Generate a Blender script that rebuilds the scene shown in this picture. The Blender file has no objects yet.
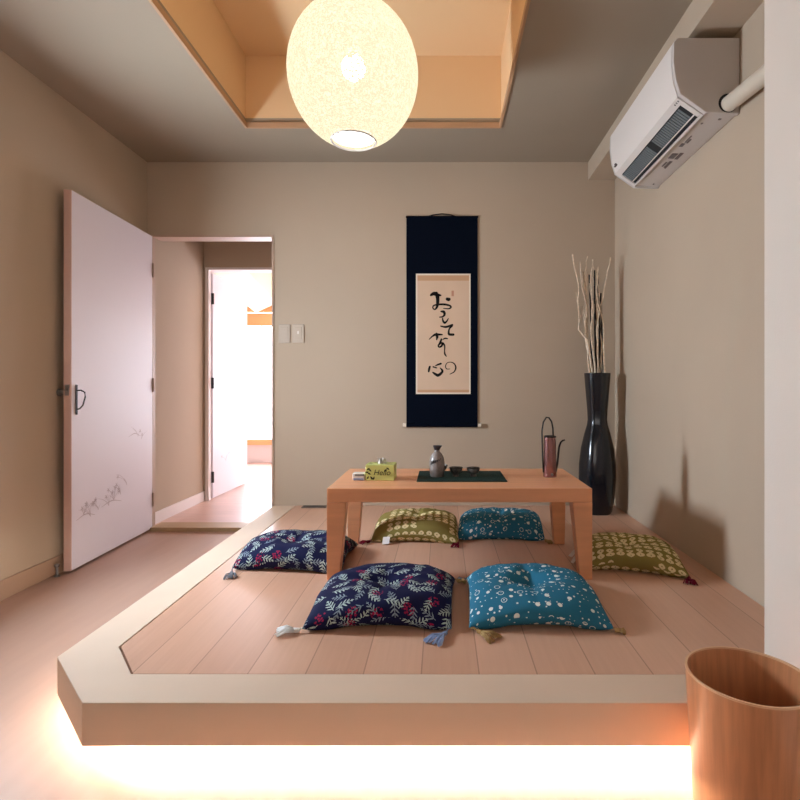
import bpy, bmesh, math, random
from mathutils import Vector, Matrix, noise
random.seed(7)
C = bpy.context.scene.collection
PI = math.pi
F, CX, CY, EYE = 540.0, 442.0, 388.0, 0.93
DK = 0.16                     # deck height
YB = 3.54                     # back wall
XL, XR = -1.933, 1.133        # side walls
CZ = 2.411                    # ceiling


def P(px, py, Z):
    y = F * (EYE - Z) / (py - CY)
    return Vector(((px - CX) * y / F, y, Z))


def Q(px, py, y):
    return Vector(((px - CX) * y / F, y, EYE - (py - CY) * y / F))


def srgb(r, g, b):
    def f(c):
        c /= 255.0
        return c / 12.92 if c <= .04045 else ((c + .055) / 1.055) ** 2.4
    return (f(r), f(g), f(b), 1)


# ------------------------------------------------------------ materials
class X:
    """a float socket with arithmetic, for building patterns out of Math nodes"""
    nt = None

    def __init__(s, so): s.so = so

    @staticmethod
    def op(o, *a):
        n = X.nt.nodes.new('ShaderNodeMath'); n.operation = o
        for i, v in enumerate(a):
            if isinstance(v, X): X.nt.links.new(v.so, n.inputs[i])
            else: n.inputs[i].default_value = v
        return X(n.outputs[0])

    def __add__(s, o): return X.op('ADD', s, o)
    __radd__ = __add__
    def __sub__(s, o): return X.op('SUBTRACT', s, o)
    def __rsub__(s, o): return X.op('SUBTRACT', o, s)
    def __mul__(s, o): return X.op('MULTIPLY', s, o)
    __rmul__ = __mul__
    def __truediv__(s, o): return X.op('DIVIDE', s, o)
    def __lt__(s, o): return X.op('LESS_THAN', s, o)
    def __gt__(s, o): return X.op('GREATER_THAN', s, o)


def fabs(a): return X.op('ABSOLUTE', a)
def frac(a): return X.op('FRACT', a)
def fmin(a, b): return X.op('MINIMUM', a, b)
def fmax(a, b): return X.op('MAXIMUM', a, b)
def fsqrt(a): return X.op('SQRT', a)


def mat(name, col, rough=.5, spec=.5, metal=0, noise_amt=0, noise_scale=8, bump=0, bump_scale=200,
        coat=0, sheen=0, stretch=(1, 1, 1), col2=None, trans=0):
    m = bpy.data.materials.new(name); m.use_nodes = True
    nt = m.node_tree; b = nt.nodes['Principled BSDF']
    b.inputs['Base Color'].default_value = col
    b.inputs['Roughness'].default_value = rough
    b.inputs['Specular IOR Level'].default_value = spec
    b.inputs['Metallic'].default_value = metal
    b.inputs['Coat Weight'].default_value = coat
    b.inputs['Sheen Weight'].default_value = sheen
    if noise_amt or col2 or bump:
        tc = nt.nodes.new('ShaderNodeTexCoord'); mp = nt.nodes.new('ShaderNodeMapping')
        mp.inputs['Scale'].default_value = stretch
        nt.links.new(tc.outputs['Object'], mp.inputs['Vector'])
    if noise_amt or col2:
        nz = nt.nodes.new('ShaderNodeTexNoise'); nz.inputs['Scale'].default_value = noise_scale
        nz.inputs['Detail'].default_value = 5
        nt.links.new(mp.outputs[0], nz.inputs['Vector'])
        mx = nt.nodes.new('ShaderNodeMix'); mx.data_type = 'RGBA'
        c2 = col2 or tuple(c * (1 - noise_amt) for c in col[:3]) + (1,)
        mx.inputs[6].default_value = col; mx.inputs[7].default_value = c2
        rp = nt.nodes.new('ShaderNodeMapRange'); rp.inputs[1].default_value = .35; rp.inputs[2].default_value = .65
        nt.links.new(nz.outputs['Fac'], rp.inputs[0]); nt.links.new(rp.outputs[0], mx.inputs[0])
        nt.links.new(mx.outputs[2], b.inputs['Base Color'])
    if bump:
        bz = nt.nodes.new('ShaderNodeTexNoise'); bz.inputs['Scale'].default_value = bump_scale
        bz.inputs['Detail'].default_value = 3
        nt.links.new(mp.outputs[0], bz.inputs['Vector'])
        bp = nt.nodes.new('ShaderNodeBump'); bp.inputs['Strength'].default_value = bump
        bp.inputs['Distance'].default_value = .004
        nt.links.new(bz.outputs['Fac'], bp.inputs['Height']); nt.links.new(bp.outputs[0], b.inputs['Normal'])
    return m


def emit(name, col, s):
    m = bpy.data.materials.new(name); m.use_nodes = True
    nt = m.node_tree; b = nt.nodes['Principled BSDF']
    b.inputs['Base Color'].default_value = (.8, .8, .8, 1)
    b.inputs['Emission Color'].default_value = col
    b.inputs['Emission Strength'].default_value = s
    return m


M = {}
M['wall'] = mat('plaster wallpaper', srgb(191, 172, 152), .85, .2, noise_amt=.04, noise_scale=2, bump=.15, bump_scale=260)
M['wall_lit'] = mat('wall brightened for light', srgb(222, 210, 200), .8, .2, bump=.1, bump_scale=260)  # wall colour raised to stand in for stronger light on the return
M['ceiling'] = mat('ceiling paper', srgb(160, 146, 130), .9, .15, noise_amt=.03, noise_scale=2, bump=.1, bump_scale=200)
M['cove'] = mat('recess paper', srgb(232, 196, 154), .85, .2)
M['covetrim'] = mat('recess trim wood', srgb(190, 150, 118), .6, .3, noise_amt=.1, noise_scale=4, stretch=(1, 1, 12))
M['skirt'] = mat('skirting', srgb(176, 146, 124), .5, .4)
M['frame'] = mat('door frame', srgb(190, 164, 146), .5, .4)
M['sill'] = mat('threshold wood', srgb(178, 146, 110), .5, .4, noise_amt=.12, noise_scale=6, stretch=(.3, 6, 6))
M['floor'] = mat('vinyl wood floor', srgb(180, 146, 129), .45, .4, noise_amt=.05, noise_scale=5, stretch=(5, .6, 1))
M['hallfloor'] = mat('hall wood floor', srgb(205, 168, 155), .35, .5, noise_amt=.12, noise_scale=5, stretch=(.6, 5, 1))
M['band'] = mat('pale edge board', srgb(222, 198, 176), .65, .3, noise_amt=.05, noise_scale=4, stretch=(1, 1, 1))
M['plinth'] = mat('plinth', srgb(190, 165, 140), .6, .3)
M['light_block'] = mat('dark subfloor', srgb(80, 60, 50), .9, .1)  # dark so the groove above the added slab reads as shade
M['table'] = mat('table veneer', srgb(234, 166, 122), .38, .5, noise_amt=.10, noise_scale=6, stretch=(.5, 7, 7))
M['bin'] = mat('bent ash wood', srgb(208, 142, 98), .35, .5, noise_amt=.2, noise_scale=9, stretch=(9, 9, .35), coat=.2)
M['binrim'] = mat('bin cut edge', srgb(222, 178, 140), .5, .4)
M['leaf'] = mat('white door leaf', srgb(222, 214, 222), .5, .5)
M['leafedge'] = mat('door edge', srgb(205, 170, 160), .5, .4)
M['ink'] = mat('black ink', srgb(18, 14, 14), .8, .2)
M['paint'] = mat('faint grey paint', srgb(190, 176, 182), .6, .3)
M['metal'] = mat('dark metal', srgb(46, 44, 50), .35, .5, metal=.7)
M['steel'] = mat('steel', srgb(150, 152, 155), .3, .5, metal=.9)
M['white'] = mat('white plastic', srgb(232, 226, 222), .35, .5)
M['acwhite'] = mat('air conditioner plastic', srgb(226, 218, 214), .35, .5)
M['acgrey'] = mat('air conditioner side plastic', srgb(205, 198, 194), .5, .4)
M['acdark'] = mat('dark slot', srgb(40, 42, 46), .7, .3)
M['acfin'] = mat('fin grey', srgb(120, 128, 132), .6, .3)
M['pipe'] = mat('pipe cover', srgb(212, 200, 184), .5, .4)
M['mark'] = mat('grey print', srgb(120, 112, 112), .7, .2)
M['plate'] = mat('switch plate', srgb(194, 178, 162), .4, .4)
M['scroll'] = mat('dark navy silk', srgb(5, 12, 28), .9, .08, noise_amt=.25, noise_scale=120)
M['paper'] = mat('scroll paper', srgb(222, 192, 166), .9, .1, noise_amt=.05, noise_scale=5)
M['paperband'] = mat('scroll paper band', srgb(205, 162, 128), .9, .1)
M['paperedge'] = mat('scroll paper edge', srgb(236, 222, 206), .8, .1)
M['seal'] = mat('faint red seal', srgb(196, 140, 118), .9, .1)
M['rodend'] = mat('white rod end', srgb(230, 220, 205), .4, .5)
M['vase'] = mat('black lacquer', srgb(6, 14, 26), .2, .5, coat=.3)
M['twig'] = mat('pale twig', srgb(232, 212, 190), .8, .2, noise_amt=.25, noise_scale=60)
M['stick'] = mat('black stick', srgb(24, 24, 26), .6, .3)
M['tissuebox'] = mat('lime box card', srgb(206, 212, 128), .5, .4)
M['tissue'] = mat('tissue', srgb(226, 220, 214), .9, .1)
M['print'] = mat('dark green print', srgb(44, 52, 26), .6, .3)
M['mat'] = mat('dark green cloth', srgb(26, 54, 50), .85, .2, noise_amt=.4, noise_scale=90, bump=.4, bump_scale=300)
M['sake'] = mat('grey glazed pottery', srgb(150, 138, 134), .35, .5, noise_amt=.5, noise_scale=28, bump=.3, bump_scale=60)
M['sakedark'] = mat('dark glaze', srgb(62, 58, 62), .35, .5)
M['cup'] = mat('dark glazed cup', srgb(52, 54, 56), .35, .5, col2=srgb(132, 124, 118), noise_scale=40)
M['copper'] = mat('dark copper', srgb(150, 108, 106), .25, .5, metal=.85, noise_amt=.1, noise_scale=20)
M['black'] = mat('black plastic', srgb(26, 22, 24), .4, .4)
M['tag'] = mat('care label', srgb(225, 218, 214), .8, .2)
M['navyblue'] = mat('blue bar', srgb(60, 80, 130), .6, .2)
M['t_white'] = mat('white cord', srgb(236, 236, 236), .9, .1)
M['t_blue'] = mat('pale blue cord', srgb(142, 160, 196), .9, .1)
M['t_beige'] = mat('beige cord', srgb(176, 144, 98), .9, .1)
M['t_red'] = mat('dark red cord', srgb(112, 22, 44), .9, .1)
M['t_grey'] = mat('grey cord', srgb(128, 134, 146), .9, .1)
M['orangewood'] = mat('orange blind', srgb(232, 176, 122), .6, .3)
M['roomwhite'] = mat('white room paint', srgb(236, 226, 224), .8, .2)
M['roomceil'] = mat('warm ceiling wood', srgb(238, 206, 178), .7, .2)
M['vent'] = mat('grey grille', srgb(112, 98, 88), .5, .4)
M['sky_far'] = emit('bright sky far', (.84, .88, 1, 1), 14)
M['sky_left'] = emit('bright sky left', (.76, .89, 1, 1), 240)
M['fill_side'] = emit('fill glow side', (.93, .94, 1, 1), 2.0)  # glow of the unseen pane added in the far room
M['fill_back'] = emit('fill glow back', (1, .95, .90, 1), 1.7)  # glow of the unseen pane added behind the camera
M['led'] = emit('led strip', (1, .93, .80, 1), 190)
M['diffuser'] = emit('diffuser', (1, .95, .84, 1), 1.5)
M['bulb'] = emit('bulb', (1, .74, .44, 1), 110)


def deck_material():
    m = bpy.data.materials.new('deck planks'); m.use_nodes = True
    nt = m.node_tree; b = nt.nodes['Principled BSDF']; X.nt = nt
    tc = nt.nodes.new('ShaderNodeTexCoord'); sp = nt.nodes.new('ShaderNodeSeparateXYZ')
    nt.links.new(tc.outputs['Object'], sp.inputs[0])
    x = X(sp.outputs[0])
    w = .156
    u = (x + 3.02) / w
    cell = X.op('FLOOR', u); fr = frac(u)
    seam = fmax(fr < .012, fr > .99)
    wn = nt.nodes.new('ShaderNodeTexWhiteNoise'); wn.noise_dimensions = '1D'
    nt.links.new(cell.so, wn.inputs['W'])
    mp = nt.nodes.new('ShaderNodeMapping'); mp.inputs['Scale'].default_value = (26, 1.3, 1)
    nt.links.new(tc.outputs['Object'], mp.inputs['Vector'])
    nz = nt.nodes.new('ShaderNodeTexNoise'); nz.inputs['Scale'].default_value = 3; nz.inputs['Detail'].default_value = 5
    nt.links.new(mp.outputs[0], nz.inputs['Vector'])
    tone = X(wn.outputs['Value']) * .55 + X(nz.outputs['Fac']) * .7 - .25
    a = nt.nodes.new('ShaderNodeMix'); a.data_type = 'RGBA'; a.clamp_factor = True
    a.inputs[6].default_value = srgb(216, 172, 146); a.inputs[7].default_value = srgb(196, 150, 125)
    nt.links.new(tone.so, a.inputs[0])
    c = nt.nodes.new('ShaderNodeMix'); c.data_type = 'RGBA'
    nt.links.new((seam * .6).so, c.inputs[0]); nt.links.new(a.outputs[2], c.inputs[6])
    c.inputs[7].default_value = srgb(140, 96, 76)
    nt.links.new(c.outputs[2], b.inputs['Base Color'])
    b.inputs['Roughness'].default_value = .36
    b.inputs['Specular IOR Level'].default_value = .5
    return m


M['deck'] = deck_material()


def fabric_base(name):
    m = bpy.data.materials.new(name); m.use_nodes = True
    nt = m.node_tree; b = nt.nodes['Principled BSDF']; X.nt = nt
    b.inputs['Roughness'].default_value = .85; b.inputs['Specular IOR Level'].default_value = .2
    uv = nt.nodes.new('ShaderNodeUVMap'); uv.uv_map = 'UVMap'
    return m, nt, b, uv


def scaled(nt, uv, s, off=(0, 0, 0)):
    mp = nt.nodes.new('ShaderNodeMapping'); mp.inputs['Scale'].default_value = (s, s, s)
    mp.inputs['Location'].default_value = off
    nt.links.new(uv.outputs[0], mp.inputs['Vector'])
    return mp


def voro(nt, mp, rnd=1.0):
    v = nt.nodes.new('ShaderNodeTexVoronoi'); v.voronoi_dimensions = '2D'
    v.inputs['Scale'].default_value = 1; v.inputs['Randomness'].default_value = rnd
    nt.links.new(mp.outputs[0], v.inputs['Vector'])
    sc = nt.nodes.new('ShaderNodeSeparateColor'); nt.links.new(v.outputs['Color'], sc.inputs[0])
    return v, X(v.outputs['Distance']), [X(o) for o in sc.outputs]


def layer(nt, prev, mask, col):
    mx = nt.nodes.new('ShaderNodeMix'); mx.data_type = 'RGBA'
    if isinstance(prev, tuple): mx.inputs[6].default_value = prev
    else: nt.links.new(prev, mx.inputs[6])
    mx.inputs[7].default_value = col
    nt.links.new(mask.so, mx.inputs[0])
    return mx.outputs[2]


def sprigs(nt, uv, s, off):
    mp = scaled(nt, uv, s, off)
    v, d, rgb = voro(nt, mp, .55)
    vm = nt.nodes.new('ShaderNodeVectorMath'); vm.operation = 'SUBTRACT'
    nt.links.new(mp.outputs[0], vm.inputs[0]); nt.links.new(v.outputs['Position'], vm.inputs[1])
    sp = nt.nodes.new('ShaderNodeSeparateXYZ'); nt.links.new(vm.outputs[0], sp.inputs[0])
    x, y = X(sp.outputs[0]), X(sp.outputs[1])
    a = rgb[0] * 6.283
    c, sn = X.op('COSINE', a), X.op('SINE', a)
    lx = x * c + y * sn; ly = y * c - x * sn
    ay = fabs(ly)
    reach = (1 - (lx * lx) / .23) * .27
    u = (lx - ay * .9) * 4.4
    t = fmax(0.0, 1 - (ay / fmax(reach, .01)))
    t2 = fmin(t * 2.2, ay * 14)
    lf = (fabs(frac(u) - .5) < fmin(t2 * .25, .21)) * (fabs(lx) < .46)
    stem = (ay < .018) * (fabs(lx) < .48)
    return fmax(lf, stem), d, rgb


def navy_material():
    m, nt, b, uv = fabric_base('navy floral cotton')
    col = srgb(15, 19, 60)
    leaf, d, rgb = sprigs(nt, uv, 1 / .062, (0.3, .2, 0))
    leaf2, d2, rgb2 = sprigs(nt, uv, 1 / .060, (5.8, 3.7, 0))
    o = layer(nt, col, leaf2 * .75 * (rgb2[1] > .35), srgb(150, 168, 180))
    o = layer(nt, o, leaf * (rgb[2] > .18), srgb(176, 196, 192))
    # red berry clusters
    mpb = scaled(nt, uv, 1 / .092, (2.2, .4, 0)); vb, db, cb = voro(nt, mpb, .75)
    mps = scaled(nt, uv, 1 / .0105, (0, 0, 0)); vs, ds, cs = voro(nt, mps, .8)
    red = (db < .22) * (ds < .36) * (cb[0] > .42)
    o = layer(nt, o, red, srgb(150, 26, 70))
    nt.links.new(o, b.inputs['Base Color'])
    return m


def teal_material():
    m, nt, b, uv = fabric_base('teal dotted cotton')
    o = srgb(42, 112, 142)
    for s, off, big in ((.037, (0, 0, 0), 1), (.019, (3.3, 8.1, 0), 0)):
        mp = scaled(nt, uv, 1 / s, off); v, d, c = voro(nt, mp, .5)
        if big:
            r = c[0] * .14 + .13
            disc = (d < r) * (c[1] > .5)
            ring = (fabs(d - .25) < .028) * (c[1] < .13)
            mk = fmax(disc, ring)
        else:
            mk = (d < (c[0] * .12 + .07)) * (c[1] > .6)
        o = layer(nt, o, mk, srgb(226, 232, 228))
    nt.links.new(o, b.inputs['Base Color'])
    return m


def olive_material():
    m, nt, b, uv = fabric_base('olive block printed cotton')
    nz = nt.nodes.new('ShaderNodeTexNoise'); nz.inputs['Scale'].default_value = 22
    nt.links.new(uv.outputs[0], nz.inputs['Vector'])
    sp = nt.nodes.new('ShaderNodeSeparateXYZ'); nt.links.new(uv.outputs[0], sp.inputs[0])
    w = (X(nz.outputs['Fac']) - .5)
    px = (X(sp.outputs[0]) + w * .012 + 2) / .040
    py = (X(sp.outputs[1]) + w * .014 + 2) / .062
    cx = X.op('FLOOR', px); cy = X.op('FLOOR', py)
    x = frac(px) - .5; y = frac(py) - .5
    def ell(ox, oy, rx, ry):
        dx = (x - ox) / rx; dy = (y - oy) / ry
        return (dx * dx + dy * dy) < 1.0
    shape = fmax(fmax(ell(0, .2, .36, .17), ell(0, -.2, .42, .17)), ell(0, 0, .13, .4))
    hole = fmax(ell(0, .2, .07, .05), ell(0, -.24, .04, .08))
    # some of the motifs are missing, leaving plain olive patches
    wn = nt.nodes.new('ShaderNodeTexWhiteNoise'); wn.noise_dimensions = '2D'
    cmb = nt.nodes.new('ShaderNodeCombineXYZ')
    nt.links.new(X.op('FLOOR', cx / 4.0).so, cmb.inputs[0]); nt.links.new(cy.so, cmb.inputs[1])
    nt.links.new(cmb.outputs[0], wn.inputs['Vector'])
    mk = shape * (1 - hole) * (X(wn.outputs['Value']) > .2)
    o = layer(nt, srgb(134, 120, 64), mk, srgb(222, 206, 160))
    nt.links.new(o, b.inputs['Base Color'])
    return m


M['navy'], M['teal'], M['olive'] = navy_material(), teal_material(), olive_material()


def shade_material():
    m = bpy.data.materials.new('string lantern shade'); m.use_nodes = True
    nt = m.node_tree; nt.nodes.clear()
    out = nt.nodes.new('ShaderNodeOutputMaterial')
    tc = nt.nodes.new('ShaderNodeTexCoord')
    X.nt = nt
    mask = None
    for i, (sc, ds) in enumerate((((9, 9, 34), .35), ((34, 9, 9), .35), ((9, 34, 12), .35), ((20, 20, 20), .5))):
        mp = nt.nodes.new('ShaderNodeMapping'); mp.inputs['Scale'].default_value = sc
        mp.inputs['Rotation'].default_value = (i * .7, i * .5, i * 1.1)
        nt.links.new(tc.outputs['Object'], mp.inputs['Vector'])
        nz = nt.nodes.new('ShaderNodeTexNoise'); nz.inputs['Scale'].default_value = 3.2
        nz.inputs['Detail'].default_value = 2; nz.inputs['Distortion'].default_value = ds
        nt.links.new(mp.outputs[0], nz.inputs['Vector'])
        ln = fabs(X(nz.outputs['Fac']) - .5) < .023
        mask = ln if mask is None else fmax(mask, ln)
    e = nt.nodes.new('ShaderNodeEmission')
    cm = nt.nodes.new('ShaderNodeMix'); cm.data_type = 'RGBA'
    cm.inputs[6].default_value = (1.32, 1.14, .80, 1); cm.inputs[7].default_value = (.66, .58, .38, 1)
    nt.links.new((mask * .65).so, cm.inputs[0])
    nt.links.new(cm.outputs[2], e.inputs[0]); e.inputs[1].default_value = 1.0
    tl = nt.nodes.new('ShaderNodeBsdfTranslucent'); tl.inputs[0].default_value = (.03, .027, .02, 1)
    ad = nt.nodes.new('ShaderNodeAddShader')
    nt.links.new(e.outputs[0], ad.inputs[0]); nt.links.new(tl.outputs[0], ad.inputs[1])
    tr = nt.nodes.new('ShaderNodeBsdfTransparent'); ms = nt.nodes.new('ShaderNodeMixShader')
    nt.links.new((.14 * (1 - mask)).so, ms.inputs[0])
    nt.links.new(ad.outputs[0], ms.inputs[1]); nt.links.new(tr.outputs[0], ms.inputs[2])
    nt.links.new(ms.outputs[0], out.inputs[0])
    return m


M['shade'] = shade_material()


# ------------------------------------------------------------ geometry helpers
def bm_new(): return bmesh.new()


def box(bm, lo, hi):
    v = [bm.verts.new((x, y, z)) for x in (lo[0], hi[0]) for y in (lo[1], hi[1]) for z in (lo[2], hi[2])]
    for f in ((0, 1, 3, 2), (4, 6, 7, 5), (0, 4, 5, 1), (2, 3, 7, 6), (0, 2, 6, 4), (1, 5, 7, 3)):
        bm.faces.new([v[i] for i in f])
    return v


def prism(bm, pts, z0, z1):
    a = [bm.verts.new((p[0], p[1], z0)) for p in pts]; b = [bm.verts.new((p[0], p[1], z1)) for p in pts]
    n = len(pts)
    bm.faces.new(a[::-1]); bm.faces.new(b)
    for i in range(n): bm.faces.new((a[i], a[(i + 1) % n], b[(i + 1) % n], b[i]))


def loft(bm, rings, cap=True, closed=True):
    R = [[bm.verts.new(p) for p in r] for r in rings]
    n = len(R[0])
    for i in range(len(R) - 1):
        for j in range(n if closed else n - 1):
            bm.faces.new((R[i][j], R[i][(j + 1) % n], R[i + 1][(j + 1) % n], R[i + 1][j]))
    if cap:
        bm.faces.new(R[0][::-1]); bm.faces.new(R[-1])
    return R


def lathe(bm, prof, seg=40, cx=0, cy=0, fn=None, cap=True):
    """prof = [(r, z)]; a first / last radius of 0 closes the surface"""
    rings = []
    for r, z in prof:
        r = max(r, 1e-4)
        rings.append([(cx + r * (fn(a, z) if fn else 1) * math.cos(a), cy + r * (fn(a, z) if fn else 1) * math.sin(a), z)
                      for a in [2 * PI * k / seg for k in range(seg)]])
    if cap: loft(bm, rings, cap=True)
    else:                                   # a closed band: the section comes back to its start
        Rr = loft(bm, rings, cap=False)
        for j in range(seg): bm.faces.new((Rr[-1][j], Rr[-1][(j + 1) % seg], Rr[0][(j + 1) % seg], Rr[0][j]))


def tube(bm, pts, r, seg=8, r1=None):
    pts = [Vector(p) for p in pts]
    n = len(pts); rings = []
    up = Vector((0.13, .21, 1)).normalized()
    for i, p in enumerate(pts):
        d = (pts[min(i + 1, n - 1)] - pts[max(i - 1, 0)])
        d = d.normalized() if d.length > 1e-9 else Vector((0, 0, 1))
        s = d.cross(up)
        if s.length < 1e-3: s = d.cross(Vector((1, 0, 0)))
        s.normalize(); t = s.cross(d).normalized()
        rr = r if r1 is None else r + (r1 - r) * i / max(1, n - 1)
        rings.append([p + (s * math.cos(a) + t * math.sin(a)) * rr for a in [2 * PI * k / seg for k in range(seg)]])
    loft(bm, rings)


def ribbon(bm, pts, widths, y, dy=.0006):
    """a brush stroke lying in the plane of the back wall; pts = [(x, z)]"""
    # resample with Catmull-Rom
    PP = [Vector((a, b)) for a, b in pts]; W = list(widths)
    out = []; ow = []
    n = len(PP)
    for i in range(n - 1):
        p0, p1, p2, p3 = PP[max(i - 1, 0)], PP[i], PP[i + 1], PP[min(i + 2, n - 1)]
        for k in range(6):
            t = k / 6
            q = .5 * ((2 * p1) + (p2 - p0) * t + (2 * p0 - 5 * p1 + 4 * p2 - p3) * t * t + (3 * p1 - p0 - 3 * p2 + p3) * t ** 3)
            out.append(q); ow.append(W[i] + (W[i + 1] - W[i]) * t)
    out.append(PP[-1]); ow.append(W[-1])
    vs = []
    m = len(out)
    for i, q in enumerate(out):
        d = out[min(i + 1, m - 1)] - out[max(i - 1, 0)]
        d = d.normalized() if d.length > 1e-9 else Vector((1, 0))
        nn = Vector((-d.y, d.x)) * ow[i] / 2
        vs.append((bm.verts.new((q.x + nn.x, y, q.y + nn.y)), bm.verts.new((q.x - nn.x, y, q.y - nn.y))))
    for i in range(m - 1):
        bm.faces.new((vs[i][0], vs[i + 1][0], vs[i + 1][1], vs[i][1]))
    for q, w in ((out[0], ow[0]), (out[-1], ow[-1])):
        bm.faces.new([bm.verts.new((q.x + w / 2 * math.cos(a), y - dy * .3, q.y + w / 2 * math.sin(a)))
                      for a in [2 * PI * k / 12 for k in range(12)]])


def obj(name, bm, m, parent=None, smooth=False, bevel=0, recalc=True):
    if recalc: bmesh.ops.recalc_face_normals(bm, faces=bm.faces)
    me = bpy.data.meshes.new(name); bm.to_mesh(me); bm.free()
    o = bpy.data.objects.new(name, me); C.objects.link(o)
    for mm in (m if isinstance(m, (list, tuple)) else [m]): me.materials.append(mm)
    if smooth:
        for p in me.polygons: p.use_smooth = True
        if smooth == 'auto': me.set_sharp_from_angle(angle=math.radians(38))
    if bevel:
        b = o.modifiers.new('bevel', 'BEVEL'); b.width = bevel; b.segments = 3; b.limit_method = 'ANGLE'
        b.harden_normals = False
    if parent: o.parent = parent
    return o


def thing(name, label, cat, loc=(0, 0, 0), rotz=0, group=None):
    o = bpy.data.objects.new(name, None); C.objects.link(o)
    o.location = loc; o.rotation_euler = (0, 0, rotz); o.empty_display_size = .1
    return tag(o, label, cat, group)


def tag(o, label, cat, group=None):
    o['label'] = label; o['category'] = cat
    if group: o['group'] = group
    return o


def struct(name, bm, m, label=None, parent=None, **k):
    o = obj(name, bm, m, parent, **k)
    if not parent:
        o['kind'] = 'structure'
        if label: o['label'] = label
    return o


def boxes(lst):
    bm = bm_new()
    for lo, hi in lst: box(bm, lo, hi)
    return bm


# ------------------------------------------------------------ setting
YF = -1.7                     # rear wall behind the camera
XN = .86                      # near right wall face
WT = .10
D1T = 1.918                   # first door head
D1L, D1R = -1.900, -1.114
HZ = .022                     # hall floor
Y2 = 4.37; D2T = 1.885        # second doorway
YE = 6.6                      # far room end

struct('floor', boxes([((XL - .1, YF - .1, -.08), (XR + .1, YB, 0))]), M['floor'], 'pinkish wood effect floor in front of the platform')
struct('floor_hall', boxes([((-3.4, YB + .0, -.08), (1.4, YE + .1, HZ - .004))]), M['hallfloor'], 'pale wood hall floor beyond the open doorway')

# back wall with the doorway
struct('wall_back', boxes([((XL - .1, YB, 0), (D1L - .004, YB + .03, CZ)), ((D1L - .004, YB, D1T + .012), (D1R + .012, YB + WT, CZ)),
                           ((D1R + .012, YB, 0), (XR + .1, YB + WT, CZ))]), M['wall'], 'beige back wall with the doorway at its left')
# left wall with a window opening just outside the frame
W1 = (2.12, 2.35, .93, 1.40)
struct('wall_left', boxes([((XL - .1, YF, 0), (XL, W1[0], CZ)), ((XL - .1, W1[1], 0), (XL, YB, CZ)),
                           ((XL - .1, W1[0], 0), (XL, W1[1], W1[2])), ((XL - .1, W1[0], W1[3]), (XL, W1[1], CZ))]),
       M['wall'], 'beige left wall behind the open door')
struct('wall_right', boxes([((XR, 1.44, 0), (XR + .1, YB, CZ))]), M['wall'], 'beige right wall under the air conditioner')
struct('wall_right_front', boxes([((XN, YF, 0), (XR + .1, 1.44, CZ))]), M['wall_lit'], 'wall return at the right edge, coloured brighter for its light')
W2 = (-1.5, .5, .75, 2.1)
struct('wall_front', boxes([((XL - .1, YF - .1, 0), (W2[0], YF, CZ)), ((W2[1], YF - .1, 0), (XR + .1, YF, CZ)),
                            ((W2[0], YF - .1, 0), (W2[1], YF, W2[2])), ((W2[0], YF - .1, W2[3]), (W2[1], YF, CZ))]), M['wall'])

# ceiling with the lit recess
RX0, RX1, RY0, RY1, RZ = -1.115, .335, 1.32, 3.064, 2.815
bm = boxes([((XL - .1, YF - .1, CZ), (RX0, YB, CZ + .05)), ((RX1, YF - .1, CZ), (XR + .1, YB, CZ + .05)),
            ((RX0, YF - .1, CZ), (RX1, RY0, CZ + .05)), ((RX0, RY1, CZ), (RX1, YB, CZ + .05))])
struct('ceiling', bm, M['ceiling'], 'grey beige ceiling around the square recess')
bm = boxes([((RX0 - .03, RY0 - .03, CZ + .05), (RX0, RY1 + .03, RZ)), ((RX1, RY0 - .03, CZ + .05), (RX1 + .03, RY1 + .03, RZ)),
            ((RX0, RY0 - .03, CZ + .05), (RX1, RY0, RZ)), ((RX0, RY1, CZ + .05), (RX1, RY1 + .03, RZ)),
            ((RX0 - .03, RY0 - .03, RZ), (RX1 + .03, RY1 + .03, RZ + .03))])
struct('ceiling_recess', bm, M['cove'], 'warm lit recess in the ceiling above the lantern')
t = .010
bm = boxes([((RX0 - .002, RY0, CZ - .008), (RX0 + t, RY1, CZ + .022)), ((RX1 - t, RY0, CZ - .008), (RX1 + .002, RY1, CZ + .022)),
            ((RX0 + t, RY0 - .002, CZ - .008), (RX1 - t, RY0 + t, CZ + .022)), ((RX0 + t, RY1 - t, CZ - .008), (RX1 - t, RY1 + .002, CZ + .022))])
struct('trim_1', bm, M['covetrim'], 'thin wooden lip around the ceiling recess')
# beam along the right wall
struct('trim_2', boxes([((.958, 1.44, CZ - .118), (XR, YB, CZ))]), M['wall'], 'boxed beam under the ceiling above the air conditioner')
struct('baseboard_left', boxes([((XL, YF, 0), (XL + .009, YB - .0, .088))]), M['skirt'], 'brown skirting along the left wall', bevel=.002)
# first door frame and threshold
fw = .022
bm = boxes([((D1L - .004, YB - .006, 0), (D1L + .004, YB + .03, D1T + .012)), ((D1R, YB - .008, 0), (D1R + .012, YB + WT, D1T)),
            ((D1L + .010, YB - .008, D1T), (D1R + .012, YB + WT, D1T + .014))])
struct('trim_3', bm, M['frame'], 'thin frame around the doorway in the back wall')
struct('trim_4', boxes([((D1L + .01, YB - .045, 0), (D1R, YB + WT, HZ + .004))]), M['sill'], 'wooden threshold under the doorway', bevel=.002)

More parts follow.
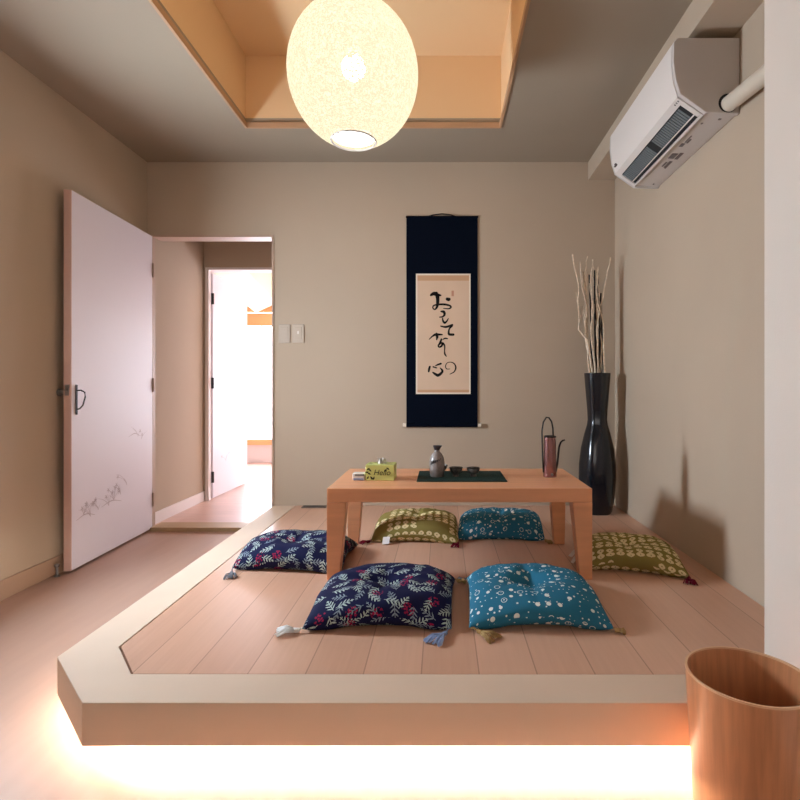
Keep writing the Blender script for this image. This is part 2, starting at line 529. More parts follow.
# hall
struct('wall_hall_left', boxes([((XL - .1, YB + .03, HZ - .004), (XL + .004, Y2, CZ))]), M['wall'], 'beige wall at the left of the hall')
struct('baseboard_hall', boxes([((XL + .004, YB + .03, HZ - .004), (XL + .014, Y2 - .0, .095))]), M['roomwhite'], 'pale skirting along the hall wall')
D2L = -1.896
struct('wall_hall_back', boxes([((XL - .1, Y2, HZ - .004), (D2L - .016, Y2 + .035, CZ)), ((D2L - .016, Y2, D2T + .02), (-.95, Y2 + WT, CZ)),
                                ((-.95, Y2, HZ - .004), (.9, Y2 + WT, CZ))]), M['wall'], 'wall above the second doorway')
struct('wall_hall_right', boxes([((-.3, YB + WT, HZ - .004), (-.2, Y2, CZ))]), M['wall'])
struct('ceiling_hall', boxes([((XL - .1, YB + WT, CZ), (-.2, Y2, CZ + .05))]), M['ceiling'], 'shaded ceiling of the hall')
bm = boxes([((D2L - .016, Y2 - .008, HZ - .004), (D2L + .010, Y2 + .035, D2T)), ((D2L - .016, Y2 - .008, D2T), (-.95, Y2 + WT + .006, D2T + .02))])
struct('trim_5', bm, M['roomwhite'], 'white frame of the second doorway')
# far room
struct('wall_far_left', boxes([((-3.3, Y2 + WT, HZ - .004), (-3.2, YE, 2.5))]), M['roomwhite'])
struct('wall_far_right', boxes([((.8, Y2 + WT, HZ - .004), (.9, YE, 2.5))]), M['roomwhite'])
WF = (-2.75, -.4, .27, 2.02)
struct('wall_far', boxes([((-3.3, YE, 0), (WF[0], YE + .1, 2.5)), ((WF[1], YE, 0), (.9, YE + .1, 2.5)), ((WF[0], YE, 0), (WF[1], YE + .1, WF[2])),
                          ((WF[0], YE, WF[3]), (WF[1], YE + .1, 2.5))]), M['roomwhite'], 'white end wall of the far room with its window')
struct('ceiling_far', boxes([((-3.3, Y2 + WT, 2.40), (.9, YE + .1, 2.45))]), M['roomceil'], 'warm wooden ceiling of the far room')
# a white cornice runs back from the second doorway
bm = bm_new()
a0, a1 = Vector((-2.02, Y2 + WT + .02, 0)), Vector((-2.22, YE - .15, 0))
d0, d1 = Vector((-1.72, Y2 + WT + .02, 0)), Vector((-1.98, YE - .15, 0))
loft(bm, [[(a0.x, a0.y, 1.93), (d0.x, d0.y, 2.01), (d0.x, d0.y, 2.4), (a0.x, a0.y, 2.4)],
          [(a1.x, a1.y, 1.83), (d1.x, d1.y, 1.94), (d1.x, d1.y, 2.4), (a1.x, a1.y, 2.4)]])
struct('trim_6', bm, M['roomceil'], 'dropped ceiling edge in the far room')


def window(name, lo, hi, axis, m, label, fr=.03, inset=.0, bars=1):
    """emissive bright pane with its frame; axis = index of the thin direction"""
    r = bpy.data.objects.new(name, None); C.objects.link(r); r['kind'] = 'structure'; r['label'] = label
    p = obj('pane', boxes([(lo, hi)]), m, r)
    bm = bm_new()
    u, v = [i for i in (0, 1, 2) if i != axis]
    def fb(u0, u1, v0, v1):
        a, b = [0, 0, 0], [0, 0, 0]
        a[axis], b[axis] = lo[axis] - .015, hi[axis] + .015
        a[u], b[u], a[v], b[v] = u0, u1, v0, v1
        box(bm, a, b)
    fb(lo[u] - fr, lo[u], lo[v] - fr, hi[v] + fr); fb(hi[u], hi[u] + fr, lo[v] - fr, hi[v] + fr)
    fb(lo[u], hi[u], lo[v] - fr, lo[v]); fb(lo[u], hi[u], hi[v], hi[v] + fr)
    for k in range(bars):
        c = lo[u] + (hi[u] - lo[u]) * (k + 1) / (bars + 1)
        fb(c - .012, c + .012, lo[v], hi[v])
    obj('window_frame', bm, M['white'], r)
    return r


window('window_1', (XL - .075, W1[0] + .02, W1[2] + .02), (XL - .06, W1[1] - .02, W1[3] - .02), 0, M['sky_left'], 'narrow bright window in the left wall', .02, bars=0)
window('fill_window_back', (W2[0] + .03, YF - .07, W2[2] + .03), (W2[1] - .03, YF - .055, W2[3] - .03), 1, M['fill_back'], 'added unseen window behind the camera for fill light', .03)  # invented window, out of view, added to fill the front surfaces evenly
window('window_3', (WF[0] + .03, YE + .04, WF[2] + .03), (WF[1] - .03, YE + .055, WF[3] - .03), 1, M['sky_far'], 'overexposed bright window at the end of the far room', .03, bars=0)
window('fill_window_side', (.74, 4.75, .35), (.755, 6.3, 2.1), 0, M['fill_side'], 'added unseen window brightening the far room', .03)  # out of view, added to light the second door leaf and far room
r = thing('roller_blind', 'orange wooden blind pulled part way down the far bright window', 'blind', (-2.24, YE - .06, 1.68))
obj('slat_panel', boxes([((-.22, -.012, 0), (1.5, .012, .155)), ((-.22, -.018, .165), (1.5, .012, .34))]), M['orangewood'], r)
bm = bm_new(); tube(bm, [(.06, -.02, .0), (.061, -.02, -.3)], .004, 6); obj('pull_cord', bm, M['vent'], r)
o = struct('trim_7', boxes([((-2.75, YE - .06, .24), (-.4, YE, .305))]), M['orangewood'], 'wooden sill under the far window')


# ------------------------------------------------------------ doors
def sheet(bm, pts, x):          # stroke on a door face, local coordinates (y, z)
    pass


def door_leaf(name, a, b, z0, z1, th, label, full=True):
    """a = hinge end (right-hand face), b = free end; local x runs from hinge to free end, local y = into the back"""
    a, b = Vector((a[0], a[1], 0)), Vector((b[0], b[1], 0))
    L = (b - a).length; ang = math.atan2(b.y - a.y, b.x - a.x)
    r = bpy.data.objects.new(name, None); C.objects.link(r); r['kind'] = 'structure'; r['label'] = label
    r.location = (a.x, a.y, 0); r.rotation_euler = (0, 0, ang)
    return r, L


rd, L = door_leaf('door_1', (-1.893, YB - .012), (-1.855, 2.70), .012, 1.922, .038, 'white door standing open against the left wall')
# local +x to the free end (towards the camera); the room side face is local y = 0 and the leaf body lies on -y
s = -1
obj('door_leaf', boxes([((0, -.036, .014), (L - .006, 0, 1.922))]), M['leaf'], rd, bevel=.002)
o = obj('edge_strip', boxes([((L - .006, -.036, .014), (L, -.0005, 1.922))]), M['leafedge'], rd); o['label'] = 'pinkish edge strip of the white door'
# painted grasses near the bottom of the leaf
bm = bm_new()
rg = random.Random(3)


def sprig(bm, x, z, n, h, rg):
    for k in range(n):
        lean = rg.uniform(-1.2, 1.2); hh = h * rg.uniform(.5, 1.1)
        pts = [(x, z)] + [(x + lean * hh * (q / 4) ** 1.3, z + hh * (q / 4) * (1 - .35 * q / 4)) for q in range(1, 5)]
        ribbon(bm, pts, [.003, .003, .0025, .002, .001], .0006)
        if k % 2: 
            cxx, czz = pts[-1]
            for j in range(5):
                aa = j * 1.257 + k
                ribbon(bm, [(cxx, czz), (cxx + .014 * math.cos(aa), czz + .014 * math.sin(aa))], [.006, .003], .0006)


GZ = -.09
for (x, z, n, h) in ((L - .10, .36, 5, .09), (L - .16, .34, 5, .11), (L - .23, .36, 4, .08), (L - .38, .38, 6, .10), (L - .33, .36, 4, .12),
                     (L - .45, .40, 4, .09), (L - .52, .44, 3, .12), (.18, .72, 3, .09), (.14, .70, 2, .07)):
    sprig(bm, x, z + GZ, n, h, rg)
for (x, z, ln) in ((L - .12, .35, .16), (L - .36, .37, .2), (.22, .73, .14)) :
    z += GZ
    ribbon(bm, [(x - ln / 2, z - .01), (x, z + .012), (x + ln / 2, z - .004)], [.002, .006, .002], .0006)
obj('painted_grass', bm, M['paint'], bpy.data.objects['door_leaf'])
# lever handle with its long plate
hx, hz = L - .040, .872
h = obj('handle_plate', boxes([((hx - .007, 0, hz - .078), (hx + .007, .006, hz + .075))]), M['metal'], rd, bevel=.003)
bm = bm_new(); tube(bm, [(hx, .004, hz + .046), (hx - .004, .022, hz + .047), (hx - .022, .030, hz + .036), (hx - .026, .030, hz + .012), (hx - .016, .024, hz - .030), (hx - .006, .014, hz - .048), (hx, .004, hz - .050)], .0038, 8)
obj('handle', bm, M['metal'], h, smooth=True)
bm = bm_new(); box(bm, (L, -.030, hz + .02), (L + .002, -.008, hz + .075)); tube(bm, [(L, -.019, hz + .048), (L + .012, -.019, hz + .048)], .007, 8)
obj('latch', bm, M['steel'], rd)
bm = bm_new(); tube(bm, [(L - .022, -.036, .908), (L - .022, -.066, .908)], .014, 14); tube(bm, [(L - .022, -.066, .908), (L - .022, -.072, .908)], .020, 14)
obj('back_knob', bm, M['steel'], rd)
bm = bm_new()
for z in (.2, .95, 1.7): tube(bm, [(-.006, .004, z - .045), (-.006, .004, z + .045)], .006, 8)
obj('hinge', bm, M['frame'], rd)
# second door, opening into the far room
rd2, L2 = door_leaf('door_2', (-1.878, Y2 + .055), (-1.862, 5.16), 0, 0, 0, 'white second door open into the bright far room')
obj('door_leaf', boxes([((0, 0, HZ + .006), (L2, .034, 1.872))]), M['leaf'], rd2, bevel=.002)
bm = bm_new(); rg = random.Random(5)
for (x, z, n, h) in ((.25, .3, 4, .09), (.42, .32, 4, .1)):
    sprig(bm, x, z, n, h, rg)
for v in bm.verts: v.co.y -= .0012
obj('painted_grass', bm, M['paint'], rd2)
for z in (.2, .97, 1.66):
    bm = boxes([((-.012, -.012, z - .045), (-.001, .008, z + .045))]); obj('hinge', bm, M['black'], rd2)
# floor door stop at the free end of door 1
r = thing('door_stop', 'small metal door stop on the floor behind the white door', 'door stop', (-1.900, 2.665, 0))
bm = bm_new(); lathe(bm, [(.014, 0), (.014, .004), (.006, .008), (.006, .045)], 16); obj('post', bm, M['steel'], r, smooth='auto')
bm = bm_new(); lathe(bm, [(.006, .045), (.011, .048), (.011, .06), (.004, .063)], 16); obj('bumper', bm, M['mark'], r, smooth='auto')

# ------------------------------------------------------------ platform
pl = thing('platform', 'raised wooden platform with pale border, lit from underneath', 'platform', (0, 0, 0))
PX = -1.102
o1, o2 = (PX, 1.546), (-.88, 1.32)
i1, i2 = (-.962, 1.607), (-.838, 1.455)
e = .003
outer = [(PX, YB - .001), o1, o2, (XN - .002, 1.32), (XN - .002, 1.4375), (XR - .002, 1.4425)]
BZ = DK - .106
bm = bm_new()
prism(bm, [(PX, YB - .001), o1, o2, (XN - .002, 1.32), (XN - .002, 1.452), i2, i1, (i1[0], YB - .001)], BZ, DK)
obj('border_board', bm, M['band'], pl, bevel=.0015)
g = .006
bm = bm_new()
prism(bm, [(i1[0] + g, YB - .002), (i1[0] + g, i1[1] + g * .4), (i2[0] + g, i2[1] + .0005), (XN - .002, 1.4525), (XR - .002, 1.4525), (XR - .002, YB - .002)], DK - .03, DK)
obj('deck', bm, M['deck'], pl)
bm = bm_new()
prism(bm, [(PX + .16, YB - .004), (PX + .16, 1.75), (-.72, 1.52), (XN - .004, 1.52), (XN - .004, YB - .004)], .0, DK - .0465)
obj('plinth', bm, M['plinth'], pl)
bm = bm_new()
prism(bm, [(PX + .09, YB - .003), (PX + .09, 1.60), (-.85, 1.39), (XN - .004, 1.39), (XN - .004, YB - .003)], DK - .046, DK - .0305)
obj('light_block', bm, M['light_block'], pl)  # added slab that stops strip light leaking up through the groove
bm = bm_new()
tube(bm, [(PX + .07, 2.0, .035), (PX + .07, 1.64, .035)], .008, 8)
tube(bm, [(PX + .075, 1.62, .035), (-.80, 1.415, .035)], .008, 8)
tube(bm, [(-.785, 1.41, .035), (XN - .02, 1.41, .035)], .008, 8)
o = obj('light_strip', bm, M['led'], pl); o['label'] = 'glowing warm light strip under the platform'

# floor grille near the back wall
a = P(298, 511, DK); b = P(327, 507, DK)
r = thing('floor_vent', 'small grey floor grille set in the platform by the back wall', 'vent', ((a.x + b.x) / 2, YB - .05, DK))
w = (b.x - a.x) / 2
obj('grille_frame', boxes([((-w, -.03, 0), (w, -.024, .006)), ((-w, .024, 0), (w, .03, .006)), ((-w, -.024, 0), (-w + .006, .024, .006)), ((w - .006, -.024, 0), (w, .024, .006))]), M['vent'], r)
obj('slat', boxes([((-w + .006, -.024 + k * .012, 0), (w - .006, -.016 + k * .012, .004)) for k in range(4)]), M['metal'], r)

# ------------------------------------------------------------ ceiling lantern
LX, LY, LZ, LR = -.367, 2.24, 2.232, .268
r = thing('lantern', 'large round glowing string lantern hanging from the ceiling recess', 'lamp', (LX, LY, LZ))
bm = bm_new()
prof = []
a0 = math.radians(20.0)
for k in range(41):
    a = -PI / 2 + a0 + (PI - a0 - .03) * k / 40
    prof.append((LR * math.cos(a), LR * 1.10 * math.sin(a)))
rings = [[(rr * math.cos(q), rr * math.sin(q), z) for q in [2 * PI * j / 64 for j in range(64)]] for rr, z in prof]
loft(bm, rings, cap=False)
obj('lamp_shade', bm, M['shade'], r, smooth=True)
bm = bm_new()
rr, zz = prof[0]
tube(bm, [(rr * math.cos(q), rr * math.sin(q), zz) for q in [2 * PI * j / 48 for j in range(49)]], .004, 6)
obj('rim_ring', bm, M['white'], r, smooth=True)
bm = bm_new(); lathe(bm, [(0, zz + .012), (rr * .96, zz + .012), (rr * .96, zz + .015), (0, zz + .015)], 40)
o = obj('diffuser', bm, M['diffuser'], r); o['label'] = 'white glowing disc in the bottom opening'
for k, (dx, dy) in enumerate(((.0, -.01), (.012, -.004), (.034, .014))):
    bm = bm_new(); lathe(bm, [(0, zz + .0095), (.0025, zz + .0095), (.0025, zz + .0121), (0, zz + .0121)], 10, dx, dy); obj('screw', bm, M['mark'], o)
bm = bm_new(); bmesh.ops.create_uvsphere(bm, u_segments=24, v_segments=16, radius=.05)
for v in bm.verts: v.co.z += .025
obj('bulb', bm, M['bulb'], r, smooth=True)
bm = bm_new(); lathe(bm, [(.02, .04), (.022, .06), (.022, .12), (.008, .13), (.004, .14), (.004, RZ - LZ - .03), (.05, RZ - LZ - .028), (.05, RZ - LZ - .001)], 24)
obj('cord', bm, M['white'], r, smooth='auto')

# ------------------------------------------------------------ air conditioner
AY0, AY1 = 2.053, 2.835
r = thing('air_conditioner', 'white wall mounted air conditioner under the ceiling beam at right', 'air conditioner', (XR, (AY0 + AY1) / 2, 1.92))


def prof_ac(o=0):
    """section (x from the wall, z): front panel bowed, louvre face, flat underside"""
    return [(0, 2.262), (-.235, 2.262), (-.250, 2.245), (-.252, 2.16), (-.243, 2.09), (-.222, 2.035), (-.140, 1.962), (-.05, 1.925), (0, 1.919)]


hl = (AY1 - AY0) / 2
bm = bm_new()
pf = [(0, .338), (-.232, .338), (-.232, .30), (-.226, .20), (-.205, .13), (-.118, .066), (-.03, .060), (0, .060)]
loft(bm, [[(x - .001, s * (hl - .008), z) for x, z in pf] for s in (-1, 1)])
obj('body', bm, M['acgrey'], r, bevel=.004)
for s in (-1, 1):
    bm = bm_new()
    pf2 = [(0, .342), (-.236, .342), (-.251, .325), (-.252, .25), (-.243, .18), (-.226, .128), (-.128, .058), (-.04, .054), (0, .054)]
    loft(bm, [[(x - .001, s * (hl - .02), z) for x, z in pf2], [(x - .001, s * hl, z) for x, z in pf2]])
    obj('side_panel', bm, M['acgrey'], r, bevel=.003)
bm = bm_new()
fp = [(-.236, .342), (-.251, .325), (-.2525, .25), (-.244, .18), (-.228, .128)]
fi = [(x + .014, z) for x, z in fp]
pts = fp + fi[::-1]
loft(bm, [[(x - .001, s * (hl - .021), z) for x, z in pts] for s in (-1, 1)])
obj('front_panel', bm, M['acwhite'], r, smooth='auto')
# louvre face between (-.226,.128) and (-.150,.060)
n1, n2 = Vector((-.226, .127)), Vector((-.128, .060)); dv = n2 - n1; nv = Vector((-.564, -.826))


fpan = bpy.data.objects['front_panel']
def lou(t, off): q = n1 + dv * t + nv * off; return (q.x, q.y)


def strip(bm, t0, t1, o0, o1, y0, y1):
    p = [lou(t0, o0), lou(t1, o0), lou(t1, o1), lou(t0, o1)]
    loft(bm, [[(x - .001, y, z) for x, z in p] for y in (y0, y1)])


bm = bm_new(); strip(bm, -.02, .19, -.012, .004, -hl + .022, hl - .022); obj('flap', bm, M['acwhite'], r)
bm = bm_new(); strip(bm, .20, .92, -.02, -.001, -hl + .05, hl - .05); obj('outlet', bm, M['acdark'], r)
outlet = bpy.data.objects['outlet']
yy = -hl + .075
while yy < hl - .06:
    if abs(yy + .02) > .018:
        bm = bm_new(); strip(bm, .27, .74, -.012, .0015, yy, yy + .010); obj('fin', bm, M['acfin'], outlet)
    yy += .0165
bm = bm_new(); strip(bm, .76, .80, -.01, .005, -hl + .04, hl - .04); strip(bm, .19, .225, -.01, .005, -hl + .04, hl - .04)
for y in (-hl + .022, hl - .047): strip(bm, .19, .92, -.012, .003, y, y + .025)
obj('louvre', bm, M['acwhite'], r)
bm = bm_new(); strip(bm, .93, 1.0, -.012, .003, -hl + .022, hl - .022); obj('lower_lip', bm, M['acwhite'], r)
# small printed marks (indicator dots, maker's stripe, warning print on the underside)
bm = bm_new()
for k in range(3):
    bm = bm_new(); strip(bm, .06, .12, .003, .0046, -hl + .03 + k * .014, -hl + .037 + k * .014); obj('indicator_mark', bm, M['mark'], r)
b0, b1 = Vector((-.118, .0655)), Vector((-.034, .0600)); bd = b1 - b0; bn = Vector((-.065, -.998))


def under(t0, t1, y0, y1):
    p = [b0 + bd * t0 + bn * .0006, b0 + bd * t1 + bn * .0006, b0 + bd * t1 + bn * .0026, b0 + bd * t0 + bn * .0026]
    loft(bm, [[(q.x - .001, y, q.y) for q in p] for y in (y0, y1)])


for (t0, t1, y0, y1) in ((.25, .55, -.02, .03), (.62, .8, -.03, .035), (.22, .40, -.12, -.09), (.3, .36, -.19, -.13), (.4, .5, -.16, -.125),
                         (.5, .58, .06, .13), (.34, .42, .07, .12), (.6, .66, .06, .14), (.78, .9, -.34, -.33), (.2, .28, -.3, -.29), (.85, .93, .33, .34)):
    bm = bm_new(); under(t0, t1, y0, y1); obj('printed_mark', bm, M['mark'], r)
bm = bm_new()
for (z0, z1, y0, y1) in ((.150, .154, hl - .075, hl - .045), (.158, .162, hl - .068, hl - .052)):
    box(bm, (-.2455, y0, z0), (-.236, y1, z1))
obj('emblem', bm, M['mark'], fpan)
# pipe running from the side panel to the wall return
bm = bm_new()
tube(bm, [(XR - .043, AY0 + .001, 2.010), (XR - .042, AY0 - .06, 2.004), (XR - .042, 1.7, 1.975), (XR - .042, 1.442, 1.955)], .030, 20)
o = obj('pipe', bm, M['pipe'], None, smooth='auto')
tag(o, 'pale round pipe cover running from the air conditioner to the wall', 'pipe')
bm = bm_new()
tube(bm, [(-.046, -hl - .0012, .093), (-.046, -hl + .004, .093)], .036, 24)
obj('pipe_hole', bm, M['acdark'], r)

# ------------------------------------------------------------ hanging scroll
SY = YB - .012
def W(px, py): q = Q(px, py, YB); return (q.x, q.z)
x0, zt = W(406.5, 217.5); x1, zb = W(477.5, 425)
r = thing('hanging_scroll', 'long dark navy hanging scroll with black calligraphy on the back wall', 'scroll', ((x0 + x1) / 2, YB, 0))
ox = (x0 + x1) / 2
obj('mounting', boxes([((x0 - ox, -.010, zb), (x1 - ox, -.007, zt))]), M['scroll'], r)
bm = bm_new(); tube(bm, [(x0 - ox - .003, -.010, zt), (x1 - ox + .003, -.010, zt)], .007, 12); obj('top_rod', bm, M['scroll'], r, smooth='auto')
bm = bm_new(); tube(bm, [(x0 - ox - .001, -.016, zb), (x1 - ox + .001, -.016, zb)], .013, 16); obj('bottom_rod', bm, M['scroll'], r, smooth='auto')
for s, xx in ((-1, x0), (1, x1)):
    bm = bm_new(); tube(bm, [(xx - ox, -.016, zb), (xx - ox + s * .022, -.016, zb)], .014, 16)
    o = obj('rod_end', bm, M['rodend'], r, smooth='auto'); o['label'] = 'white rod end'
bm = bm_new()
tube(bm, [(-.085, -.012, zt + .004), (-.06, -.008, zt + .014), (0, -.006, zt + .022), (.06, -.008, zt + .014), (.085, -.012, zt + .004)], .004, 8)
obj('hanging_cord', bm, M['black'], r, smooth=True)
px0, pz1 = W(416, 274); px1, pz0 = W(470.5, 394)
obj('paper_edge', boxes([((px0 - ox, -.0112, pz0), (px1 - ox, -.0102, pz1))]), M['paperedge'], r)
d = .010
obj('paper', boxes([((px0 - ox + d, -.012, pz0 + d), (px1 - ox - d, -.0113, pz1 - d))]), M['paper'], r)
pp = bpy.data.objects['paper']
for za, zb_ in ((pz1 - .046, pz1 - .012), (pz0 + .010, pz0 + .028)):
    obj('paper_band', boxes([((px0 - ox + d, -.0125, za), (px1 - ox - d, -.0121, zb_))]), M['paperband'], pp)
bm = bm_new()


def stroke(zoom, pts, w):
    sc, bx, by = (11.43, 410, 260) if zoom == 'A' else (10.66, 410, 320)
    q = [W(bx + a / sc, by + b / sc) for a, b in pts]
    ribbon(bm, [(a - ox, b) for a, b in q], [k / sc / 152.6 for k in w], -.0131)


stroke('A', [(240, 405), (275, 388), (310, 402), (352, 408)], [26, 44, 40, 16])
stroke('A', [(300, 385), (315, 430), (316, 490), (308, 540), (285, 568), (262, 552), (272, 524), (330, 512), (400, 512), (455, 526), (468, 545), (440, 560), (382, 556)],
       [40, 42, 36, 26, 16, 14, 16, 22, 24, 20, 18, 14, 8])
stroke('A', [(425, 450), (440, 454), (448, 452)], [36, 42, 34])
stroke('A', [(355, 592), (385, 596), (395, 625), (375, 650), (338, 656)], [16, 34, 26, 18, 12])
stroke('A', [(372, 668), (378, 700), (396, 720), (420, 702), (438, 672)], [12, 22, 26, 18, 10])
stroke('A', [(352, 758), (410, 768), (482, 746)], [14, 24, 26])
stroke('B', [(445, 66), (420, 95), (412, 130), (418, 155), (462, 158)], [24, 16, 20, 26, 26])
stroke('B', [(205, 208), (240, 175), (275, 158), (342, 158)], [8, 16, 28, 16])
stroke('B', [(282, 150), (290, 180), (284, 212)], [26, 28, 12])
stroke('B', [(350, 210), (372, 198), (398, 200)], [10, 16, 14])
stroke('B', [(335, 205), (322, 245), (302, 275), (312, 290), (335, 280), (345, 255), (330, 250), (352, 250), (370, 280), (368, 330), (372, 365), (388, 388)],
       [16, 24, 16, 16, 20, 20, 14, 20, 14, 11, 18, 9])
stroke('B', [(424, 522), (392, 522), (378, 495), (395, 460), (435, 450), (472, 468), (488, 508), (470, 552), (425, 578)], [6, 10, 10, 8, 8, 13, 16, 12, 7])
stroke('B', [(212, 498), (204, 525), (200, 550)], [20, 24, 18])
stroke('B', [(248, 500), (285, 512)], [16, 12])
stroke('B', [(245, 560), (275, 580), (300, 590), (335, 565), (345, 540), (322, 512)], [16, 28, 32, 26, 24, 10])
stroke('B', [(272, 488), (300, 476), (330, 466)], [10, 18, 20])
obj('calligraphy', bm, M['ink'], pp, recalc=False)
bm = bm_new(); a = W(451.5, 291); b = W(453.8, 296.5)
box(bm, (a[0] - ox, -.0133, b[1]), (b[0] - ox, -.0124, a[1])); obj('seal_stamp', bm, M['seal'], pp)

# ------------------------------------------------------------ wall plates
for k, (pa, pb, lab) in enumerate(((279, 290.5, 'blank beige wall plate beside the doorway, the left of two'),
                                   (292.8, 304.3, 'beige light switch with small bright indicator, right of the blank plate'))):
    a = Q(pa, 324.5, YB); b = Q(pb, 343, YB)
    cx, cz = (a.x + b.x) / 2, (a.z + b.z) / 2; w, h = (b.x - a.x) / 2, (a.z - b.z) / 2
    r = thing('light_switch' if k else 'wall_plate', lab, 'switch' if k else 'wall plate', (cx, YB, cz))
    obj('plate', boxes([((-w, -.008, -h), (w, 0, h))]), M['plate'], r, bevel=.003)
    obj('rocker' if k else 'blank_cover', boxes([((-w * .62, -.011, -h * .68), (w * .62, -.008, h * .68))]), M['plate'], r, bevel=.0015)
    if k: obj('indicator', boxes([((-.004, -.0125, -.003), (.004, -.011, .016))]), M['white'], bpy.data.objects['rocker'])

# ------------------------------------------------------------ table
TX0, TX1, TY0, TY1, TZ = -.463, .604, 2.168, 2.705, .5265
tc = Vector(((TX0 + TX1) / 2, (TY0 + TY1) / 2, DK))
r = thing('low_table', 'low wooden table with tapered legs standing on the platform', 'table', tc)
hw, hd, H = (TX1 - TX0) / 2, (TY1 - TY0) / 2, TZ - DK
obj('tabletop', boxes([((-hw, -hd, H - .056), (hw, hd, H))]), M['table'], r, bevel=.003)
for sx in (-1, 1):
    for sy in (-1, 1):
        bm = bm_new()
        X0, Y0 = sx * hw, sy * hd
        def rg4(w, d, z): return [(X0, Y0, z), (X0 - sx * w, Y0, z), (X0 - sx * w, Y0 - sy * d, z), (X0, Y0 - sy * d, z)]
        loft(bm, [rg4(.050, .046, 0), rg4(.078, .075, H - .0565)])
        obj('leg', bm, M['table'], r, bevel=.002)

# tissue box
a = P(365.5, 480.5, TZ); b = P(393, 481.5, TZ)
r = thing('tissue_box', 'small lime green tissue box with dark leaf print on the table', 'tissue box', (a.x, a.y, TZ), math.radians(-2))
bw, bd_, bh = (b - a).length, .095, .068
obj('box', boxes([((0, 0, 0), (bw, bd_, bh))]), M['tissuebox'], r, bevel=.002)
bm = bm_new()
rgt = random.Random(9)
spots = [(.012, .05, .6), (.016, .03, -.5), (.03, .008, .3), (.026, .012, -.9), (.010, .012, .9), (.020, .045, -.8), (.088, .045, 1.0), (.098, .052, -.6), (.036, .010, 1.2), (.006, .036, .2)]
tb = bpy.data.objects['box']
for x, z, a_ in spots:
    bm = bm_new(); ln = .016
    ribbon(bm, [(x - ln / 2 * math.cos(a_), z - ln / 2 * math.sin(a_)), (x, z), (x + ln / 2 * math.cos(a_), z + ln / 2 * math.sin(a_))], [.001, .008, .001], -.0006, .0002)
    obj('leaf_print', bm, M['print'], tb)
tops = [(.02, .03, .4), (.035, .07, -.7), (.09, .025, .8), (.1, .07, -.3), (.012, .06, 1.2), (.08, .08, .2)]
for x, y, a_ in tops:
    bm = bm_new(); ln = .022
    ribbon(bm, [(x - ln / 2 * math.cos(a_), y - ln / 2 * math.sin(a_)), (x, y), (x + ln / 2 * math.cos(a_), y + ln / 2 * math.sin(a_))], [.001, .009, .001], -.0006, .0002)
    for v in bm.verts: v.co = Vector((v.co.x, v.co.z, bh + .0006))
    obj('leaf_print', bm, M['print'], tb)
cu = bpy.data.curves.new('hello', 'FONT'); cu.body = 'Hello'; cu.size = .034; cu.extrude = .0003; cu.shear = .25
to = bpy.data.objects.new('hello', cu); C.objects.link(to)
bpy.context.view_layer.update()
me = bpy.data.meshes.new_from_object(to.evaluated_get(bpy.context.evaluated_depsgraph_get()))
bpy.data.objects.remove(to)
o = bpy.data.objects.new('lettering', me); C.objects.link(o); o.parent = tb
me.materials.clear(); me.materials.append(M['print'])
o.location = (.034, -.0008, .024); o.rotation_euler = (PI / 2, 0, 0)
bm = bm_new()
pts = []
N = 12
rows = []
for i in range(N):
    q = i / (N - 1)
    z = bh + q * .022
    rows.append([(bw * (.34 + .30 * j / 15) + .004 * math.sin(j * 1.3 + q * 3), bd_ * .5 + .013 * math.sin(j * .9) * (1 - .2 * q) + .006 * q, z + .005 * math.sin(j * 1.7) * q) for j in range(16)])
loft(bm, rows, cap=False, closed=False)
obj('tissue', bm, M['tissue'], r, smooth=True)
# white card holder beside it
a = P(352.5, 480.5, TZ)
r = thing('card_case', 'small white case with black band left of the lime tissue box', 'case', (a.x, a.y, TZ), 0)
obj('case', boxes([((0, 0, 0), (.052, .04, .032))]), M['white'], r, bevel=.003)
obj('dark_band', boxes([((.010, -.0008, .021), (.0515, .0008, .0265))]), M['black'], r)
obj('blue_band', boxes([((.004, -.0008, .002), (.049, .0008, .010))]), M['t_blue'], r)
# table mat
a = P(416.5, 482, TZ); b = P(507.5, 482, TZ); c = P(500, 471.5, TZ)
bm = boxes([((a.x, a.y, TZ), (b.x, c.y, TZ + .0035))])
o = obj('table_mat', bm, M['mat'], None, bevel=.001)
tag(o, 'dark green woven table mat under the sake bottle and cups', 'table mat')
MZ = TZ + .0036
# sake bottle
q = P(437, 477, MZ)
r = thing('sake_bottle', 'grey glazed sake bottle with narrow neck on the green mat', 'bottle', (q.x, q.y + .02, MZ))
bm = bm_new(); lathe(bm, [(.0, 0), (.028, 0), (.031, .006), (.034, .03), (.0345, .06), (.031, .085), (.022, .103), (.013, .112), (.0115, .118), (.0115, .122), (.008, .121), (.008, .105), (0, .104)], 36)
obj('body', bm, M['sake'], r, smooth='auto')
bm = bm_new(); lathe(bm, [(.0115, .1195), (.014, .124), (.019, .139), (.0165, .139), (.0085, .1215)], 28, cap=False, fn=lambda a, z: 1 + (.22 * max(0, math.cos(a)) if z > .13 else 0))
o = obj('lip', bm, M['sakedark'], r, smooth='auto'); o['label'] = 'darker flared lip'
bm = bm_new()
for k in range(5):
    a_ = -PI / 2 - .9 + k * .3
    tube(bm, [(.0345 * math.cos(a_ + .0), .0345 * math.sin(a_), .055 + k * .005), (.0352 * math.cos(a_ + .12), .0352 * math.sin(a_ + .12), .066 + k * .004), (.034 * math.cos(a_ + .2), .034 * math.sin(a_ + .2), .072 + k * .003)], .0026, 6)
obj('leaf_mark', bm, M['sakedark'], r)
